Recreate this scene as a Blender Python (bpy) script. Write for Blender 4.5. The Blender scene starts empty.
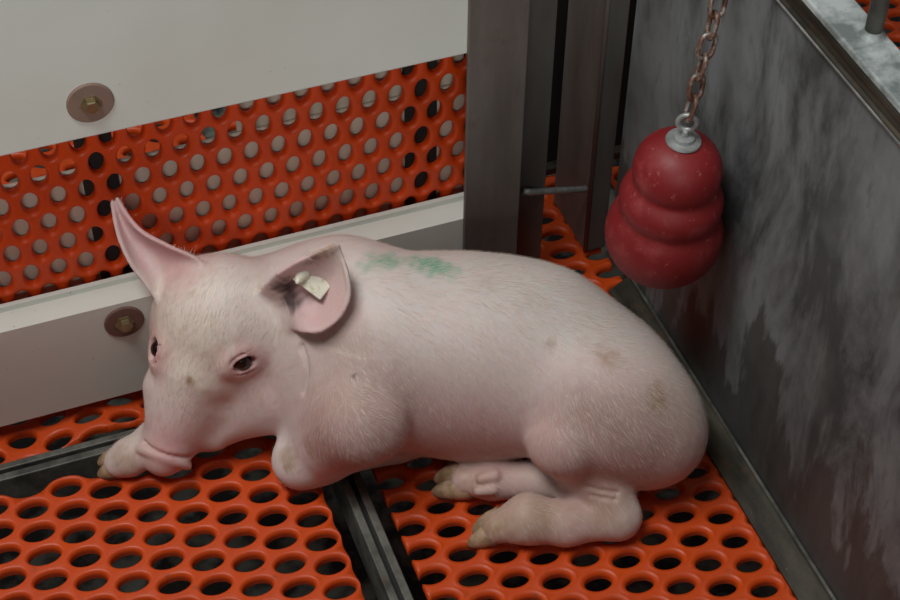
import bpy, bmesh, math, random
import numpy as np
from mathutils import Vector, Matrix
from mathutils.kdtree import KDTree

random.seed(7)
rng = np.random.default_rng(7)
scene = bpy.context.scene
COL = scene.collection

# ------------------------------------------------------------------ camera
FPX = 1700.0                                   # focal length in pixels for a 900 px wide frame
YAW, PITCH, ROLL = (math.radians(v) for v in (21.1, 45.71, 0.914))
_f = np.array([math.sin(YAW)*math.cos(PITCH), math.cos(YAW)*math.cos(PITCH), -math.sin(PITCH)])
_r = np.array([math.cos(YAW), -math.sin(YAW), 0.0])
_u = np.cross(_r, _f)
CR = math.cos(ROLL)*_r + math.sin(ROLL)*_u     # camera right
CU = -math.sin(ROLL)*_r + math.cos(ROLL)*_u    # camera up
CF = _f                                        # camera forward
def ray(px, py):
    return CR*((px-450)/FPX) - CU*((py-300)/FPX) + CF
CAM = -ray(430, 430)*1.65                      # world origin: a spot on the floor under the pig
def on(px, py, axis, val):
    """world point on the plane axis=val that the photograph shows at this pixel"""
    d = ray(px, py)
    return CAM + d*((val-CAM[axis])/d[axis])
def at(px, py, z):
    return on(px, py, 2, z)
def depth_of(p):
    return float((np.asarray(p)-CAM)@CF)
def at_depth(px, py, dep):
    return CAM + ray(px, py)*dep
def project(P):
    v = np.asarray(P)-CAM
    c = v@CF
    return 450+FPX*(v@CR)/c, 300-FPX*(v@CU)/c, c

cam = bpy.data.cameras.new('camera')
cam.sensor_width = 36.0
cam.lens = FPX/900*36.0
cam.clip_start = 0.01
cam_o = bpy.data.objects.new('camera', cam)
COL.objects.link(cam_o)
m = Matrix.Identity(4)
for i in range(3):
    m[i][0], m[i][1], m[i][2], m[i][3] = CR[i], CU[i], -CF[i], CAM[i]
cam_o.matrix_world = m
scene.camera = cam_o

# ------------------------------------------------------------------ light
world = bpy.data.worlds.new('barn_air')
scene.world = world
world.use_nodes = True
world.node_tree.nodes['Background'].inputs[0].default_value = (0.93, 0.97, 1.0, 1)
world.node_tree.nodes['Background'].inputs[1].default_value = 0.08
def area(name, loc, target, sx, sy, power, color):
    l = bpy.data.lights.new(name, 'AREA')
    l.shape = 'RECTANGLE'; l.size = sx; l.size_y = sy; l.energy = power; l.color = color
    o = bpy.data.objects.new(name, l); COL.objects.link(o)
    o.location = loc
    o.rotation_euler = (Vector(target)-Vector(loc)).to_track_quat('-Z', 'Y').to_euler()
    return o
area('ceiling_tube_light', (-0.85, -0.22, 2.5), (-.2, 0.05, 0), 1.4, 0.5, 40, (0.98, 1.0, 0.98))
area('low_front_light', (-1.4, -4.2, 2.05), (-.1, .1, .4), 2.4, 0.9, 64, (0.98, 1.0, 0.98))  # unseen low light from the near side, brightening the upper boards
vs = scene.view_settings
vs.view_transform = 'Standard'
vs.look = 'None'
vs.gamma = 1.0
vs.exposure = 0.0
vs.use_curve_mapping = False

# ------------------------------------------------------------------ helpers
def link(o, parent=None):
    COL.objects.link(o)
    if parent is not None:
        o.parent = parent
    return o
def empty(name, loc=(0, 0, 0), parent=None):
    o = bpy.data.objects.new(name, None)
    o.empty_display_size = 0.05
    o.location = loc
    return link(o, parent)
def tag(o, label=None, cat=None, group=None, kind=None):
    for k, v in (('label', label), ('category', cat), ('group', group), ('kind', kind)):
        if v: o[k] = v
    return o
def mesh_obj(name, bm, mat, parent=None, smooth=False, base=None):
    """bm is in world coordinates; parents are unrotated empties so subtract their location"""
    off = Vector(base) if base is not None else (parent_loc(parent) if parent is not None else Vector((0, 0, 0)))
    bmesh.ops.translate(bm, verts=bm.verts, vec=-off)
    me = bpy.data.meshes.new(name)
    bm.to_mesh(me); bm.free()
    for p in me.polygons: p.use_smooth = smooth
    if mat: me.materials.append(mat)
    o = bpy.data.objects.new(name, me)
    link(o, parent)
    if parent is None and base is not None: o.location = base
    return o
def parent_loc(o):
    v = Vector((0, 0, 0))
    while o is not None:
        v += o.location; o = o.parent
    return v
def bm_box(x0, x1, y0, y1, z0, z1, bevel=0.0, seg=2, bm=None):
    bm = bm or bmesh.new()
    r = bmesh.ops.create_cube(bm, size=1.0)
    for v in r['verts']:
        v.co = Vector((x0+(v.co.x+.5)*(x1-x0), y0+(v.co.y+.5)*(y1-y0), z0+(v.co.z+.5)*(z1-z0)))
    if bevel:
        es = list({e for v in r['verts'] for e in v.link_edges})
        bmesh.ops.bevel(bm, geom=es, offset=bevel, segments=seg, profile=0.5, affect='EDGES')
    return bm
def bm_prism(profile, axis, a, b):
    """profile: list of 2-D points, extruded along the axis ('x' or 'y' or 'z') from a to b"""
    bm = bmesh.new()
    def mk(p, t):
        return {'x': (t, p[0], p[1]), 'y': (p[0], t, p[1]), 'z': (p[0], p[1], t)}[axis]
    A = [bm.verts.new(mk(p, a)) for p in profile]
    B = [bm.verts.new(mk(p, b)) for p in profile]
    n = len(profile)
    for i in range(n):
        bm.faces.new((A[i], A[(i+1) % n], B[(i+1) % n], B[i]))
    bm.faces.new(A[::-1]); bm.faces.new(B)
    bmesh.ops.recalc_face_normals(bm, faces=bm.faces)
    return bm
def bm_tube(pts, r, seg=12, closed=False, bm=None, caps=True):
    bm = bm or bmesh.new()
    pts = [Vector(p) for p in pts]
    n = len(pts)
    rad = r if isinstance(r, (list, tuple)) else [r]*n
    rings = []
    prev = None
    for i, p in enumerate(pts):
        if closed: t = (pts[(i+1) % n]-pts[i-1]).normalized()
        else: t = (pts[min(i+1, n-1)]-pts[max(i-1, 0)]).normalized()
        if prev is None:
            up = Vector((0, 0, 1)) if abs(t.z) < .9 else Vector((1, 0, 0))
            s = t.cross(up).normalized()
        else:
            s = (prev-t*prev.dot(t)).normalized()
        prev = s
        w = t.cross(s)
        rings.append([bm.verts.new(p+(s*math.cos(2*math.pi*k/seg)+w*math.sin(2*math.pi*k/seg))*rad[i]) for k in range(seg)])
    for i in range(n if closed else n-1):
        a, b = rings[i], rings[(i+1) % n]
        sh = 0
        if closed and i == n-1:
            sh = min(range(seg), key=lambda q: (a[0].co-b[q].co).length)
        for k in range(seg):
            bm.faces.new((a[k], a[(k+1) % seg], b[(k+1+sh) % seg], b[(k+sh) % seg]))
    if caps and not closed:
        bm.faces.new(rings[0][::-1]); bm.faces.new(rings[-1])
    bmesh.ops.recalc_face_normals(bm, faces=bm.faces)
    return bm
def bm_lathe(profile, origin, axis, seg=40):
    """profile: (radius, height) pairs from bottom to top"""
    bm = bmesh.new()
    axis = Vector(axis).normalized()
    q = Vector((0, 0, 1)).rotation_difference(axis)
    rings = []
    for r, h in profile:
        if r < 1e-6:
            rings.append([bm.verts.new(Vector(origin)+q @ Vector((0, 0, h)))])
        else:
            rings.append([bm.verts.new(Vector(origin)+q @ Vector((r*math.cos(2*math.pi*k/seg), r*math.sin(2*math.pi*k/seg), h))) for k in range(seg)])
    for a, b in zip(rings[:-1], rings[1:]):
        for k in range(seg):
            k2 = (k+1) % seg
            if len(a) == 1: bm.faces.new((a[0], b[k2], b[k]))
            elif len(b) == 1: bm.faces.new((a[k], a[k2], b[0]))
            else: bm.faces.new((a[k], a[k2], b[k2], b[k]))
    bmesh.ops.recalc_face_normals(bm, faces=bm.faces)
    return bm

# ------------------------------------------------------------------ materials
def srgb(r, g, b):
    f = lambda c: (c/255/12.92) if c/255 <= .04045 else ((c/255+.055)/1.055)**2.4
    return (f(r), f(g), f(b), 1)
class Mat:
    def __init__(self, name):
        self.m = bpy.data.materials.new(name); self.m.use_nodes = True
        self.t = self.m.node_tree; self.n = self.t.nodes
        self.b = self.n['Principled BSDF']
        self.tc = self.n.new('ShaderNodeTexCoord')
    def node(self, kind, **kw):
        nd = self.n.new(kind)
        for k, v in kw.items(): setattr(nd, k, v)
        return nd
    def mapping(self, scale=(1, 1, 1), rot=(0, 0, 0)):
        mp = self.node('ShaderNodeMapping')
        mp.inputs['Scale'].default_value = scale; mp.inputs['Rotation'].default_value = rot
        self.t.links.new(self.tc.outputs['Object'], mp.inputs['Vector'])
        return mp.outputs[0]
    def noise(self, scale, detail=4, rough=.6, vec=None, dist=0.0):
        nz = self.node('ShaderNodeTexNoise')
        nz.inputs['Scale'].default_value = scale; nz.inputs['Detail'].default_value = detail
        nz.inputs['Roughness'].default_value = rough; nz.inputs['Distortion'].default_value = dist
        self.t.links.new(vec if vec is not None else self.tc.outputs['Object'], nz.inputs['Vector'])
        return nz.outputs['Fac']
    def ramp(self, fac, stops):
        rp = self.node('ShaderNodeValToRGB')
        el = rp.color_ramp.elements
        while len(el) < len(stops): el.new(.5)
        for e, (p, c) in zip(el, stops):
            e.position = p; e.color = c if len(c) == 4 else (*c, 1)
        self.t.links.new(fac, rp.inputs[0])
        return rp.outputs[0]
    def mix(self, fac, a, b, mode='MIX'):
        mx = self.node('ShaderNodeMix', data_type='RGBA', blend_type=mode)
        for sock, v in ((mx.inputs[0], fac), (mx.inputs[6], a), (mx.inputs[7], b)):
            if hasattr(v, 'is_output'): self.t.links.new(v, sock)
            else: sock.default_value = v
        return mx.outputs[2]
    def color(self, c):
        if hasattr(c, 'is_output'): self.t.links.new(c, self.b.inputs['Base Color'])
        else: self.b.inputs['Base Color'].default_value = c
        return self
    def set(self, **kw):
        for k, v in kw.items():
            s = self.b.inputs[k.replace('_', ' ')]
            if hasattr(v, 'is_output'): self.t.links.new(v, s)
            else: s.default_value = v
        return self
    def bump(self, fac, strength=.3, dist=.002):
        bp = self.node('ShaderNodeBump')
        bp.inputs['Strength'].default_value = strength; bp.inputs['Distance'].default_value = dist
        self.t.links.new(fac, bp.inputs['Height'])
        self.t.links.new(bp.outputs[0], self.b.inputs['Normal'])
        return self
G = lambda v: (v, v, v, 1)

def make_orange(name, c0, c1, dirt):
    M = Mat(name)
    n1 = M.noise(22, 5, .65); n2 = M.noise(130, 4, .7); n3 = M.noise(55, 6, .7)
    c = M.mix(n1, c0, c1)
    c = M.mix(M.ramp(n2, [(.60, G(0)), (.72, G(.35))]), c, srgb(120, 40, 16))
    c = M.mix(M.ramp(n3, [(.60, G(0)), (.75, G(dirt))]), c, srgb(104, 66, 40))
    M.color(c).set(Roughness=M.ramp(n1, [(.3, G(.38)), (.7, G(.6))]))
    M.bump(n2, .25, .0006)
    return M.m
ORANGE = make_orange('orange_plastic', srgb(218, 80, 14), srgb(190, 60, 10), .7)
ORANGE_WALL = make_orange('orange_plastic_panel', srgb(226, 76, 8), srgb(208, 62, 6), .25)

def make_board(name, base, streak):
    M = Mat(name)
    n1 = M.noise(3.0, 4, .6); n2 = M.noise(9, 5, .6, M.mapping((.35, 1, 1)))
    n3 = M.noise(170, 3, .6)
    c = M.mix(M.ramp(n2, [(.35, G(0)), (.75, G(.5))]), base, streak)
    c = M.mix(M.ramp(n1, [(.45, G(0)), (.75, G(.5))]), c, srgb(196, 192, 180))
    c = M.mix(M.ramp(n3, [(.715, G(0)), (.75, G(.8))]), c, srgb(120, 98, 70))
    M.color(c).set(Roughness=.42)
    M.bump(n2, .08, .002)
    return M.m
WHITE = make_board('white_plastic_board', srgb(222, 224, 216), srgb(208, 210, 200))
BEIGE = make_board('beige_board', srgb(214, 202, 184), srgb(196, 184, 164))

def make_steel(name, dark, light, rough, metal, rust=.0, scale=(14, 14, 2.5)):
    M = Mat(name)
    n1 = M.noise(1.0, 6, .65, M.mapping(scale)); n2 = M.noise(45, 6, .7); n3 = M.noise(260, 3, .6)
    c = M.mix(M.ramp(n1, [(.38, G(0)), (.66, G(1))]), dark, light)
    c = M.mix(M.ramp(n2, [(.56, G(0)), (.74, G(rust))]), c, srgb(92, 66, 44))
    c = M.mix(M.ramp(n3, [(.70, G(0)), (.80, G(.5))]), c, srgb(150, 146, 138))
    M.color(c).set(Roughness=M.ramp(n1, [(.3, G(rough)), (.8, G(rough+.2))]), Metallic=metal)
    M.bump(n2, .12, .001)
    return M.m
POST = make_steel('stained_post_steel', srgb(98, 90, 85), srgb(124, 117, 111), .45, .25, .35)
POST_GREY = make_steel('grey_post_steel', srgb(84, 81, 77), srgb(106, 102, 97), .45, .25, .3)
GALV = make_steel('galvanised_steel', srgb(128, 130, 128), srgb(184, 186, 184), .4, .6, .15, (30, 30, 30))
RAILM = make_steel('dull_rail_steel', srgb(44, 40, 33), srgb(82, 76, 64), .42, .4, .8, (30, 8, 30))
BARM = make_steel('dark_bar_steel', srgb(74, 73, 68), srgb(122, 120, 112), .5, .4, .5, (30, 30, 30))
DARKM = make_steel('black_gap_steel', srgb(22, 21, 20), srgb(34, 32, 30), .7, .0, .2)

def make_sheet():
    M = Mat('scuffed_grey_sheet')
    mp = M.mapping((1, 1, .33), (math.radians(-12), 0, 0))
    n1 = M.noise(16, 7, .68, mp, .4); n2 = M.noise(5.0, 4, .55); n3 = M.noise(60, 5, .7, mp)
    n4 = M.noise(9, 4, .6)
    c = M.mix(M.ramp(n1, [(.42, G(0)), (.62, G(1))]), srgb(64, 68, 68), srgb(118, 122, 123))
    c = M.mix(M.ramp(n2, [(.42, G(0)), (.66, G(.75))]), c, srgb(132, 134, 133))
    c = M.mix(M.ramp(n3, [(.55, G(0)), (.75, G(.6))]), c, srgb(56, 58, 57))
    c = M.mix(M.ramp(n4, [(.68, G(0)), (.74, G(.45))]), c, srgb(112, 84, 44))
    # dark splash stain climbing from the floor with a ragged, streaky upper edge
    sep = M.node('ShaderNodeSeparateXYZ'); M.t.links.new(M.tc.outputs['Object'], sep.inputs[0])
    mp2 = M.mapping((1, 1, .30), (math.radians(-8), 0, 0))
    ns = M.noise(20, 5, .62, mp2, .3)
    ma = M.node('ShaderNodeMath', operation='MULTIPLY_ADD'); M.t.links.new(sep.outputs[2], ma.inputs[0]); ma.inputs[1].default_value = -1.5; ma.inputs[2].default_value = .20
    mb = M.node('ShaderNodeMath', operation='ADD'); M.t.links.new(ma.outputs[0], mb.inputs[0]); M.t.links.new(ns, mb.inputs[1])
    c = M.mix(M.ramp(mb.outputs[0], [(.50, G(0)), (.56, G(.75))]), c, srgb(58, 56, 52))
    M.color(c).set(Roughness=.5, Metallic=.0)
    M.bump(n1, .1, .001)
    return M.m
SHEET = make_sheet()

def make_concrete():
    M = Mat('galvanised_ledge_mottled')
    n1 = M.noise(38, 5, .6); n2 = M.noise(150, 4, .7)
    c = M.mix(M.ramp(n1, [(.4, G(0)), (.62, G(1))]), srgb(118, 124, 122), srgb(186, 192, 190))
    c = M.mix(M.ramp(n2, [(.6, G(0)), (.8, G(.6))]), c, srgb(92, 92, 86))
    M.color(c).set(Roughness=.6, Metallic=.15)
    return M.m
LEDGE = make_concrete()

def make_rubber():
    M = Mat('dusty_red_rubber')
    n1 = M.noise(14, 5, .6); n2 = M.noise(150, 4, .65); n3 = M.noise(40, 6, .7)
    c = M.mix(n1, srgb(116, 20, 23), srgb(138, 29, 32))
    c = M.mix(M.ramp(n3, [(.52, G(0)), (.75, G(.35))]), c, srgb(186, 96, 92))
    c = M.mix(M.ramp(n2, [(.64, G(0)), (.74, G(.6))]), c, srgb(196, 136, 126))
    M.color(c).set(Roughness=M.ramp(n1, [(.3, G(.5)), (.7, G(.68))]))
    M.bump(n2, .2, .0006)
    return M.m
RUBBER = make_rubber()

def make_rust():
    M = Mat('rusty_chain_steel')
    n1 = M.noise(90, 5, .65)
    c = M.ramp(n1, [(.35, srgb(74, 46, 36)), (.50, srgb(104, 72, 58)), (.60, srgb(160, 154, 146))])
    M.color(c).set(Roughness=.45, Metallic=M.ramp(n1, [(.5, G(.1)), (.62, G(.8))]))
    return M.m
RUST = make_rust()
def simple(name, c, rough=.5, metal=0.0, c2=None, scale=60):
    M = Mat(name)
    n = M.noise(scale, 5, .65)
    M.color(M.mix(n, c, c2 or tuple(x*.75 for x in c[:3])+(1,))).set(Roughness=rough, Metallic=metal)
    return M.m
WASHER = simple('brown_fibre_washer', srgb(150, 124, 110), .6, 0, srgb(120, 96, 84))
WASHER_DK = simple('dark_brown_washer', srgb(122, 90, 80), .5, 0, srgb(98, 68, 60))
BRASS = simple('brassy_bolt_steel', srgb(176, 164, 130), .35, .8, srgb(140, 120, 84), 300)
M = Mat('lit_patch_pit_concrete')
M.color(M.mix(M.ramp(M.noise(16, 4, .6), [(.46, G(0)), (.60, G(1))]), srgb(24, 24, 21), srgb(112, 117, 107))).set(Roughness=.5)  # lighter patches paint in the lit glimpses of the pit floor
PIT = M.m

# ------------------------------------------------------------------ perforated sheets
def cell_polygon(A, B):
    """Voronoi cell of the staggered lattice with pitches A (x), B (y)"""
    poly = [(-A, -B), (A, -B), (A, B), (-A, B)]
    nb = [(A/2, B/2), (-A/2, B/2), (A/2, -B/2), (-A/2, -B/2), (A, 0), (-A, 0), (0, B), (0, -B)]
    for nx, ny in nb:
        out = []
        h = (nx*nx+ny*ny)/2
        for i in range(len(poly)):
            p, q = poly[i], poly[(i+1) % len(poly)]
            dp, dq = p[0]*nx+p[1]*ny-h, q[0]*nx+q[1]*ny-h
            if dp <= 1e-12: out.append(p)
            if (dp < 0 < dq) or (dq < 0 < dp):
                s = dp/(dp-dq); out.append((p[0]+(q[0]-p[0])*s, p[1]+(q[1]-p[1])*s))
        poly = out
    res = []
    for p in poly:
        if not res or math.hypot(p[0]-res[-1][0], p[1]-res[-1][1]) > 1e-6: res.append(p)
    if math.hypot(res[0][0]-res[-1][0], res[0][1]-res[-1][1]) < 1e-6: res.pop()
    return res
def hole_sheet(centers, A, B, a, b, t, div=4, jit=0.0, phis=(0, 28, 52, 72, 90), rz=.55, rr=None, crown=0.0):
    poly = cell_polygon(A, B)
    bd = []
    for i in range(len(poly)):
        p, q = poly[i], poly[(i+1) % len(poly)]
        for k in range(div):
            s = k/div; bd.append((p[0]+(q[0]-p[0])*s, p[1]+(q[1]-p[1])*s))
    n = len(bd)
    el = []
    for x, y in bd:
        th = math.atan2(y/b, x/a); el.append((a*math.cos(th), b*math.sin(th)))
    bm = bmesh.new()
    rl = random.Random(3)
    for cx, cy in centers:
        sa, sb = 1+rl.uniform(-jit, jit), 1+rl.uniform(-jit, jit)
        rings = []
        for ph in phis:
            s, c = math.sin(math.radians(ph)), math.cos(math.radians(ph))
            ring_ = []
            for (bx, by), (ex, ey) in zip(bd, el):
                wx, wy = bx-ex*sa, by-ey*sb
                web = math.hypot(wx, wy)
                fr = 1.0 if (rr is None or ph == 0) else min(1.0, rr/web)
                ring_.append(bm.verts.new((cx+ex*sa+wx*(1-s)*fr, cy+ey*sb+wy*(1-s)*fr, -t*rz*(1-c) - (crown if ph == 0 else 0))))
            rings.append(ring_)
        rings.append([bm.verts.new((cx+ex*sa*1.02, cy+ey*sb*1.02, -t)) for ex, ey in el])
        for r0, r1 in zip(rings[:-1], rings[1:]):
            for k in range(n):
                bm.faces.new((r0[k], r0[(k+1) % n], r1[(k+1) % n], r1[k]))
    bmesh.ops.remove_doubles(bm, verts=bm.verts, dist=2e-5)
    bmesh.ops.recalc_face_normals(bm, faces=bm.faces)
    if bm.faces and sum(f.normal.z for f in bm.faces) < 0:
        bmesh.ops.reverse_faces(bm, faces=bm.faces)
    return bm
def close_edges(bm, t, zlim, rnd=0):
    """turn the outer boundary down to -t (the skirt of the sheet)"""
    bset = [e for e in bm.edges if e.is_boundary and (e.verts[0].co.z+e.verts[1].co.z)/2 > zlim]
    for _ in range(rnd):
        acc = {}
        for e in bset:
            for v, w in ((e.verts[0], e.verts[1]), (e.verts[1], e.verts[0])): acc.setdefault(v, []).append(w.co.copy())
        for v, l in acc.items():
            if len(l) == 2: v.co = v.co*.5+(l[0]+l[1])*.25
    es = [e for e in bm.edges if e.is_boundary and (e.verts[0].co.z+e.verts[1].co.z)/2 > zlim]
    r = bmesh.ops.extrude_edge_only(bm, edges=es)
    vs_ = [g for g in r['geom'] if isinstance(g, bmesh.types.BMVert)]
    for v in vs_: v.co.z = -t
    bmesh.ops.recalc_face_normals(bm, faces=bm.faces)
def lattice(phase, A, B, x0, x1, y0, y1):
    out = []
    i0, i1 = math.floor((x0-phase[0])/(A/2))-1, math.ceil((x1-phase[0])/(A/2))+1
    for i in range(i0, i1+1):
        x = phase[0]+i*A/2
        off = (B/2 if i % 2 else 0)
        j0, j1 = math.floor((y0-phase[1])/B)-1, math.ceil((y1-phase[1])/B)+1
        for j in range(j0, j1+1):
            y = phase[1]+off+j*B
            if x0 <= x <= x1 and y0 <= y <= y1: out.append((x, y))
    return out

# ------------------------------------------------------------------ floor
floor = tag(empty('floor'), 'slatted pen floor of orange plastic panels on dark steel bars over a pit', kind='structure')
MT = .010
def floor_panel(phase, A, B, a, b, box, cuts=(), label=None, warp=None, div=4, rr=.0042):
    bm = hole_sheet(lattice(phase, A, B, *box), A, B, a, b, MT, div=div, jit=.05, rz=.55, rr=rr, phis=(0, 6, 28, 52, 75, 90), crown=.0006)
    for co, no in cuts:
        bmesh.ops.bisect_plane(bm, geom=list(bm.verts)+list(bm.edges)+list(bm.faces), dist=1e-6, plane_co=co, plane_no=no, clear_outer=True)
    close_edges(bm, MT, -.9*MT, rnd=6 if not cuts else 5)
    if warp:
        for v in bm.verts: v.co = Vector(warp(v.co))
    o = mesh_obj('floor_panel', bm, ORANGE, floor, True)
    if label: o['label'] = label
    return o
LP, RP = (-.345, .051), (.117, -.203)
floor_panel(LP, .069, .0281, .0142, .0090, (-.76, -.13, -.46, .06), label='orange floor panel left of the dark bars, under the snout')
floor_panel(RP, .069, .0288, .0134, .0080, (-.075, .30, -.52, .52), cuts=(((-.067, 0, 0), (-1, 0, 0)), ((.262, 0, 0), (1, 0, 0))),
            label='orange floor panel under the hind feet, beside the grey gate', rr=.0065)
floor_panel((-.340, .117), .066, .0288, .0132, .0078, (-.76, -.10, .09, .60), cuts=(((0, .107, 0), (0, -1, 0)),),
            warp=lambda c: (c.x, c.y-.006*math.sin(c.x*31+.6)*max(0, 1-abs(c.y-.107)/.03), c.z-.004*(1+math.sin(c.x*47))),
            label='orange floor panel running under the white wall')
floor_panel((.75, .42), .069, .0288, .0150, .0104, (.32, 1.05, -.75, .85), div=2, label='orange floor panel of the next pen, behind the grey gate')

def floor_bar(x0, x1, y0, y1, z1=-.0015):
    return mesh_obj('support_bar', bm_box(x0, x1, y0, y1, z1-.05, z1, .0012), BARM, floor)
floor_bar(-.1005, -.0925, -.55, .078)
floor_bar(-.0880, -.0800, -.55, .078)
floor_bar(-.85, -.075, .0805, .0890)
floor_bar(-.85, -.075, .0935, .1010)
mesh_obj('bar_web', bm_box(-.0925, -.0880, -.55, .0805, -.05, -.008), DARKM, floor)
mesh_obj('bar_web', bm_box(-.85, -.075, .0890, .0935, -.05, -.008), DARKM, floor)
pit = bm_box(-1.2, 1.4, -.9, 1.2, -.36, -.30)
mesh_obj('pit_bottom', pit, PIT, floor)

# ------------------------------------------------------------------ left wall: white boards over an orange perforated panel
WY = .132
wl = tag(empty('wall_left', (-.3, WY, 0)), 'white plastic board wall with an orange perforated strip behind the piglet', kind='structure')
zU = on(0, 157, 1, WY)[2]                 # lower edge of the upper board
zL = on(0, 333, 1, WY)[2]                 # front top edge of the lower board
yT = on(0, 306, 2, zL)[1]                 # back of its top face
xE = on(463, 220, 1, WY)[0]
XL = -.95
mesh_obj('upper_board', bm_box(XL, xE+.02, WY, WY+.018, zU, .72, .0015), WHITE, wl)
prof = [(WY, .015), (WY, zL), (yT-.010, zL+.0005), (yT-.0092, zL-.003), (yT-.006, zL-.003), (yT-.005, zL+.002), (yT, zL+.002), (yT, .015)]
mesh_obj('lower_board', bm_prism(prof, 'x', XL, xE+.02), WHITE, wl)
# perforated panel stands just behind the boards
PY = yT+.006
ph = on(430/3, 530/3, 1, PY)
HA, HB = .0255, .0570
def wall_panel(x0, x1, z0, z1):
    bm = hole_sheet(lattice((ph[0], ph[2]-.003), HA, HB, x0-.02, x1+.02, z0-.03, z1+.03), HA, HB, .0072, .0124, .009, div=4, jit=.04, rz=.5, rr=.0045, phis=(0, 6, 30, 55, 75, 90))
    for co, no in (((x0, 0, 0), (-1, 0, 0)), ((x1, 0, 0), (1, 0, 0)), ((0, z0, 0), (0, -1, 0)), ((0, z1, 0), (0, 1, 0))):
        bmesh.ops.bisect_plane(bm, geom=list(bm.verts)+list(bm.edges)+list(bm.faces), dist=1e-6, plane_co=co, plane_no=no, clear_outer=True)
    close_edges(bm, .009, -.0085)
    for v in bm.verts: v.co = Vector((v.co.x, PY-v.co.z, v.co.y))
    bmesh.ops.recalc_face_normals(bm, faces=bm.faces)
    return mesh_obj('perforated_panel', bm, ORANGE_WALL, wl, True)
wall_panel(XL, xE+.02, .03, .42)
# boards and posts on the far side of the panel, seen through its holes
BY = PY+.012
zB = on(222, 138, 1, BY)[2]
o = mesh_obj('back_board', bm_box(XL, xE+.02, BY, BY+.004, .02, zB, .001), BEIGE, wl)
xs = on(236, 120, 1, BY+.006)[0]
mesh_obj('back_board', bm_box(xs, xE+.02, BY+.005, BY+.009, .02, .44, .001), BEIGE, wl)
for pxc in (103, 424):
    xc = on(pxc, 170 if pxc < 200 else 100, 1, BY-.001)[0]
    mesh_obj('back_post', bm_box(xc-.0195, xc+.0125, BY-.0025, BY+.02, .0, .55), DARKM, wl)
def washer_bolt(px, py, r, mat, ndir):
    c = on(px, py, 1, WY)
    w = mesh_obj('washer', bm_lathe([(0, 0), (r, 0), (r, .0018), (r-.001, .0026), (.006, .0026), (0, .0026)], c, (0, -1, 0), 32), mat, wl, False)
    bm = bm_lathe([(.0092, .0), (.0092, .0016), (.0070, .0018), (.0070, .0062), (.0058, .0070), (0, .0070)], c+np.array([0, -.0026, 0]), (0, -1, 0), 6 if ndir else 6)
    b = mesh_obj('bolt_head', bm, BRASS, w)
    b['label'] = 'brassy hexagonal bolt head'
    return w
washer_bolt(90, 102, .0198, WASHER, 0)
washer_bolt(124, 321, .0188, WASHER_DK, 1)

# ------------------------------------------------------------------ right wall: grey sheet gate
RX = .266
wr = tag(empty('wall_right', (RX, -.2, 0)), 'scuffed dark grey steel gate with a ledge on top and a bottom rail', kind='structure')
mesh_obj('gate_sheet', bm_box(RX, RX+.006, -1.3, .168, .004, .500, .0005), SHEET, wr)
mesh_obj('top_flange', bm_prism([(RX-.0035, .4885), (RX-.0035, .4905), (RX-.001, .4915), (RX-.001, .5000), (RX-.003, .5015), (RX-.003, .5060), (RX+.004, .5060), (RX+.004, .4885)], 'y', -1.3, .168), RAILM, wr)
mesh_obj('flange_lit_lip', bm_box(RX-.0050, RX-.0036, -1.3, .168, .4875, .4895, .0004), GALV, wr)  # brighter strip stands in for the light along the flange's lower edge
mesh_obj('top_ledge', bm_box(RX-.002, RX+.032, -1.3, .170, .5062, .5130, .0015), LEDGE, wr)
mesh_obj('bottom_rail', bm_prism([(RX-.026, .001), (RX-.026, .004), (RX-.006, .0165), (RX-.001, .0175), (RX-.0002, .001)], 'y', -1.3, .112), RAILM, wr)
mesh_obj('rail_edge', bm_box(RX-.0042, RX-.0012, -1.3, .112, .0172, .0186, .0005), BARM, wr)
rod = mesh_obj('upright_rod', bm_tube([(.288, -.158, .513), (.288, -.158, .9)], .0068, 14), BARM, wr, True)
w = mesh_obj('weld_bead', bm_lathe([(.0100, 0), (.0088, .002), (.0074, .0035), (.0068, .005)], (.288, -.158, .513), (0, 0, 1), 20), LEDGE, wr, True)

# ------------------------------------------------------------------ the other two sides of the pen, unseen, added to shade its lower part
wf = tag(empty('wall_front_unseen', (-.3, -.74, 0)), 'unseen plain grey board wall on the near side, added to shade the pen', kind='structure')
mesh_obj('front_board', bm_box(-1.0, .27, -.76, -.74, .01, .58, .002), POST_GREY, wf)
ws_ = tag(empty('wall_side_unseen', (-.98, -.3, 0)), 'unseen plain grey board wall on the far left, added to shade the pen', kind='structure')
mesh_obj('side_board', bm_box(-1.0, -.98, -.74, .13, .01, .58, .002), POST_GREY, ws_)

# ------------------------------------------------------------------ corner posts and latch pin
p1 = tag(empty('steel_post', (.12, .14, 0)), 'broad brownish steel post at the end of the white boards', 'post', 'steel corner posts')
PX0 = on(467, 120, 1, WY-.0055)[0]
PX1 = on(524, 120, 1, WY-.0055)[0]
mesh_obj('front_plate', bm_box(PX0, PX1, WY-.0055, WY-.0005, 0, .72, .001), POST, p1)
QY = WY+.022
QX0, QX1 = PX1-.004, on(550, 120, 1, QY)[0]
mesh_obj('return_flange', bm_box(PX1-.004, PX1, WY-.0005, QY, 0, .72, .0005), POST_GREY, p1)
mesh_obj('recessed_plate', bm_box(QX0, QX1, QY, QY+.004, 0, .72, .001), POST_GREY, p1)
p2 = tag(empty('gate_post', (.25, .2, 0)), 'narrow steel gate post between the broad post and the red toy', 'post', 'steel corner posts')
mesh_obj('front_plate', bm_box(.241, .264, .176, .180, .001, .72, .0012), POST_GREY, p2)
mesh_obj('side_plate', bm_box(.2405, .2445, .180, .262, .001, .72, .001), POST, p2)
mesh_obj('corner_bead', bm_tube([(.2415, .1775, .002), (.2415, .1775, .72)], .0026, 10), POST, p2, True)
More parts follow.
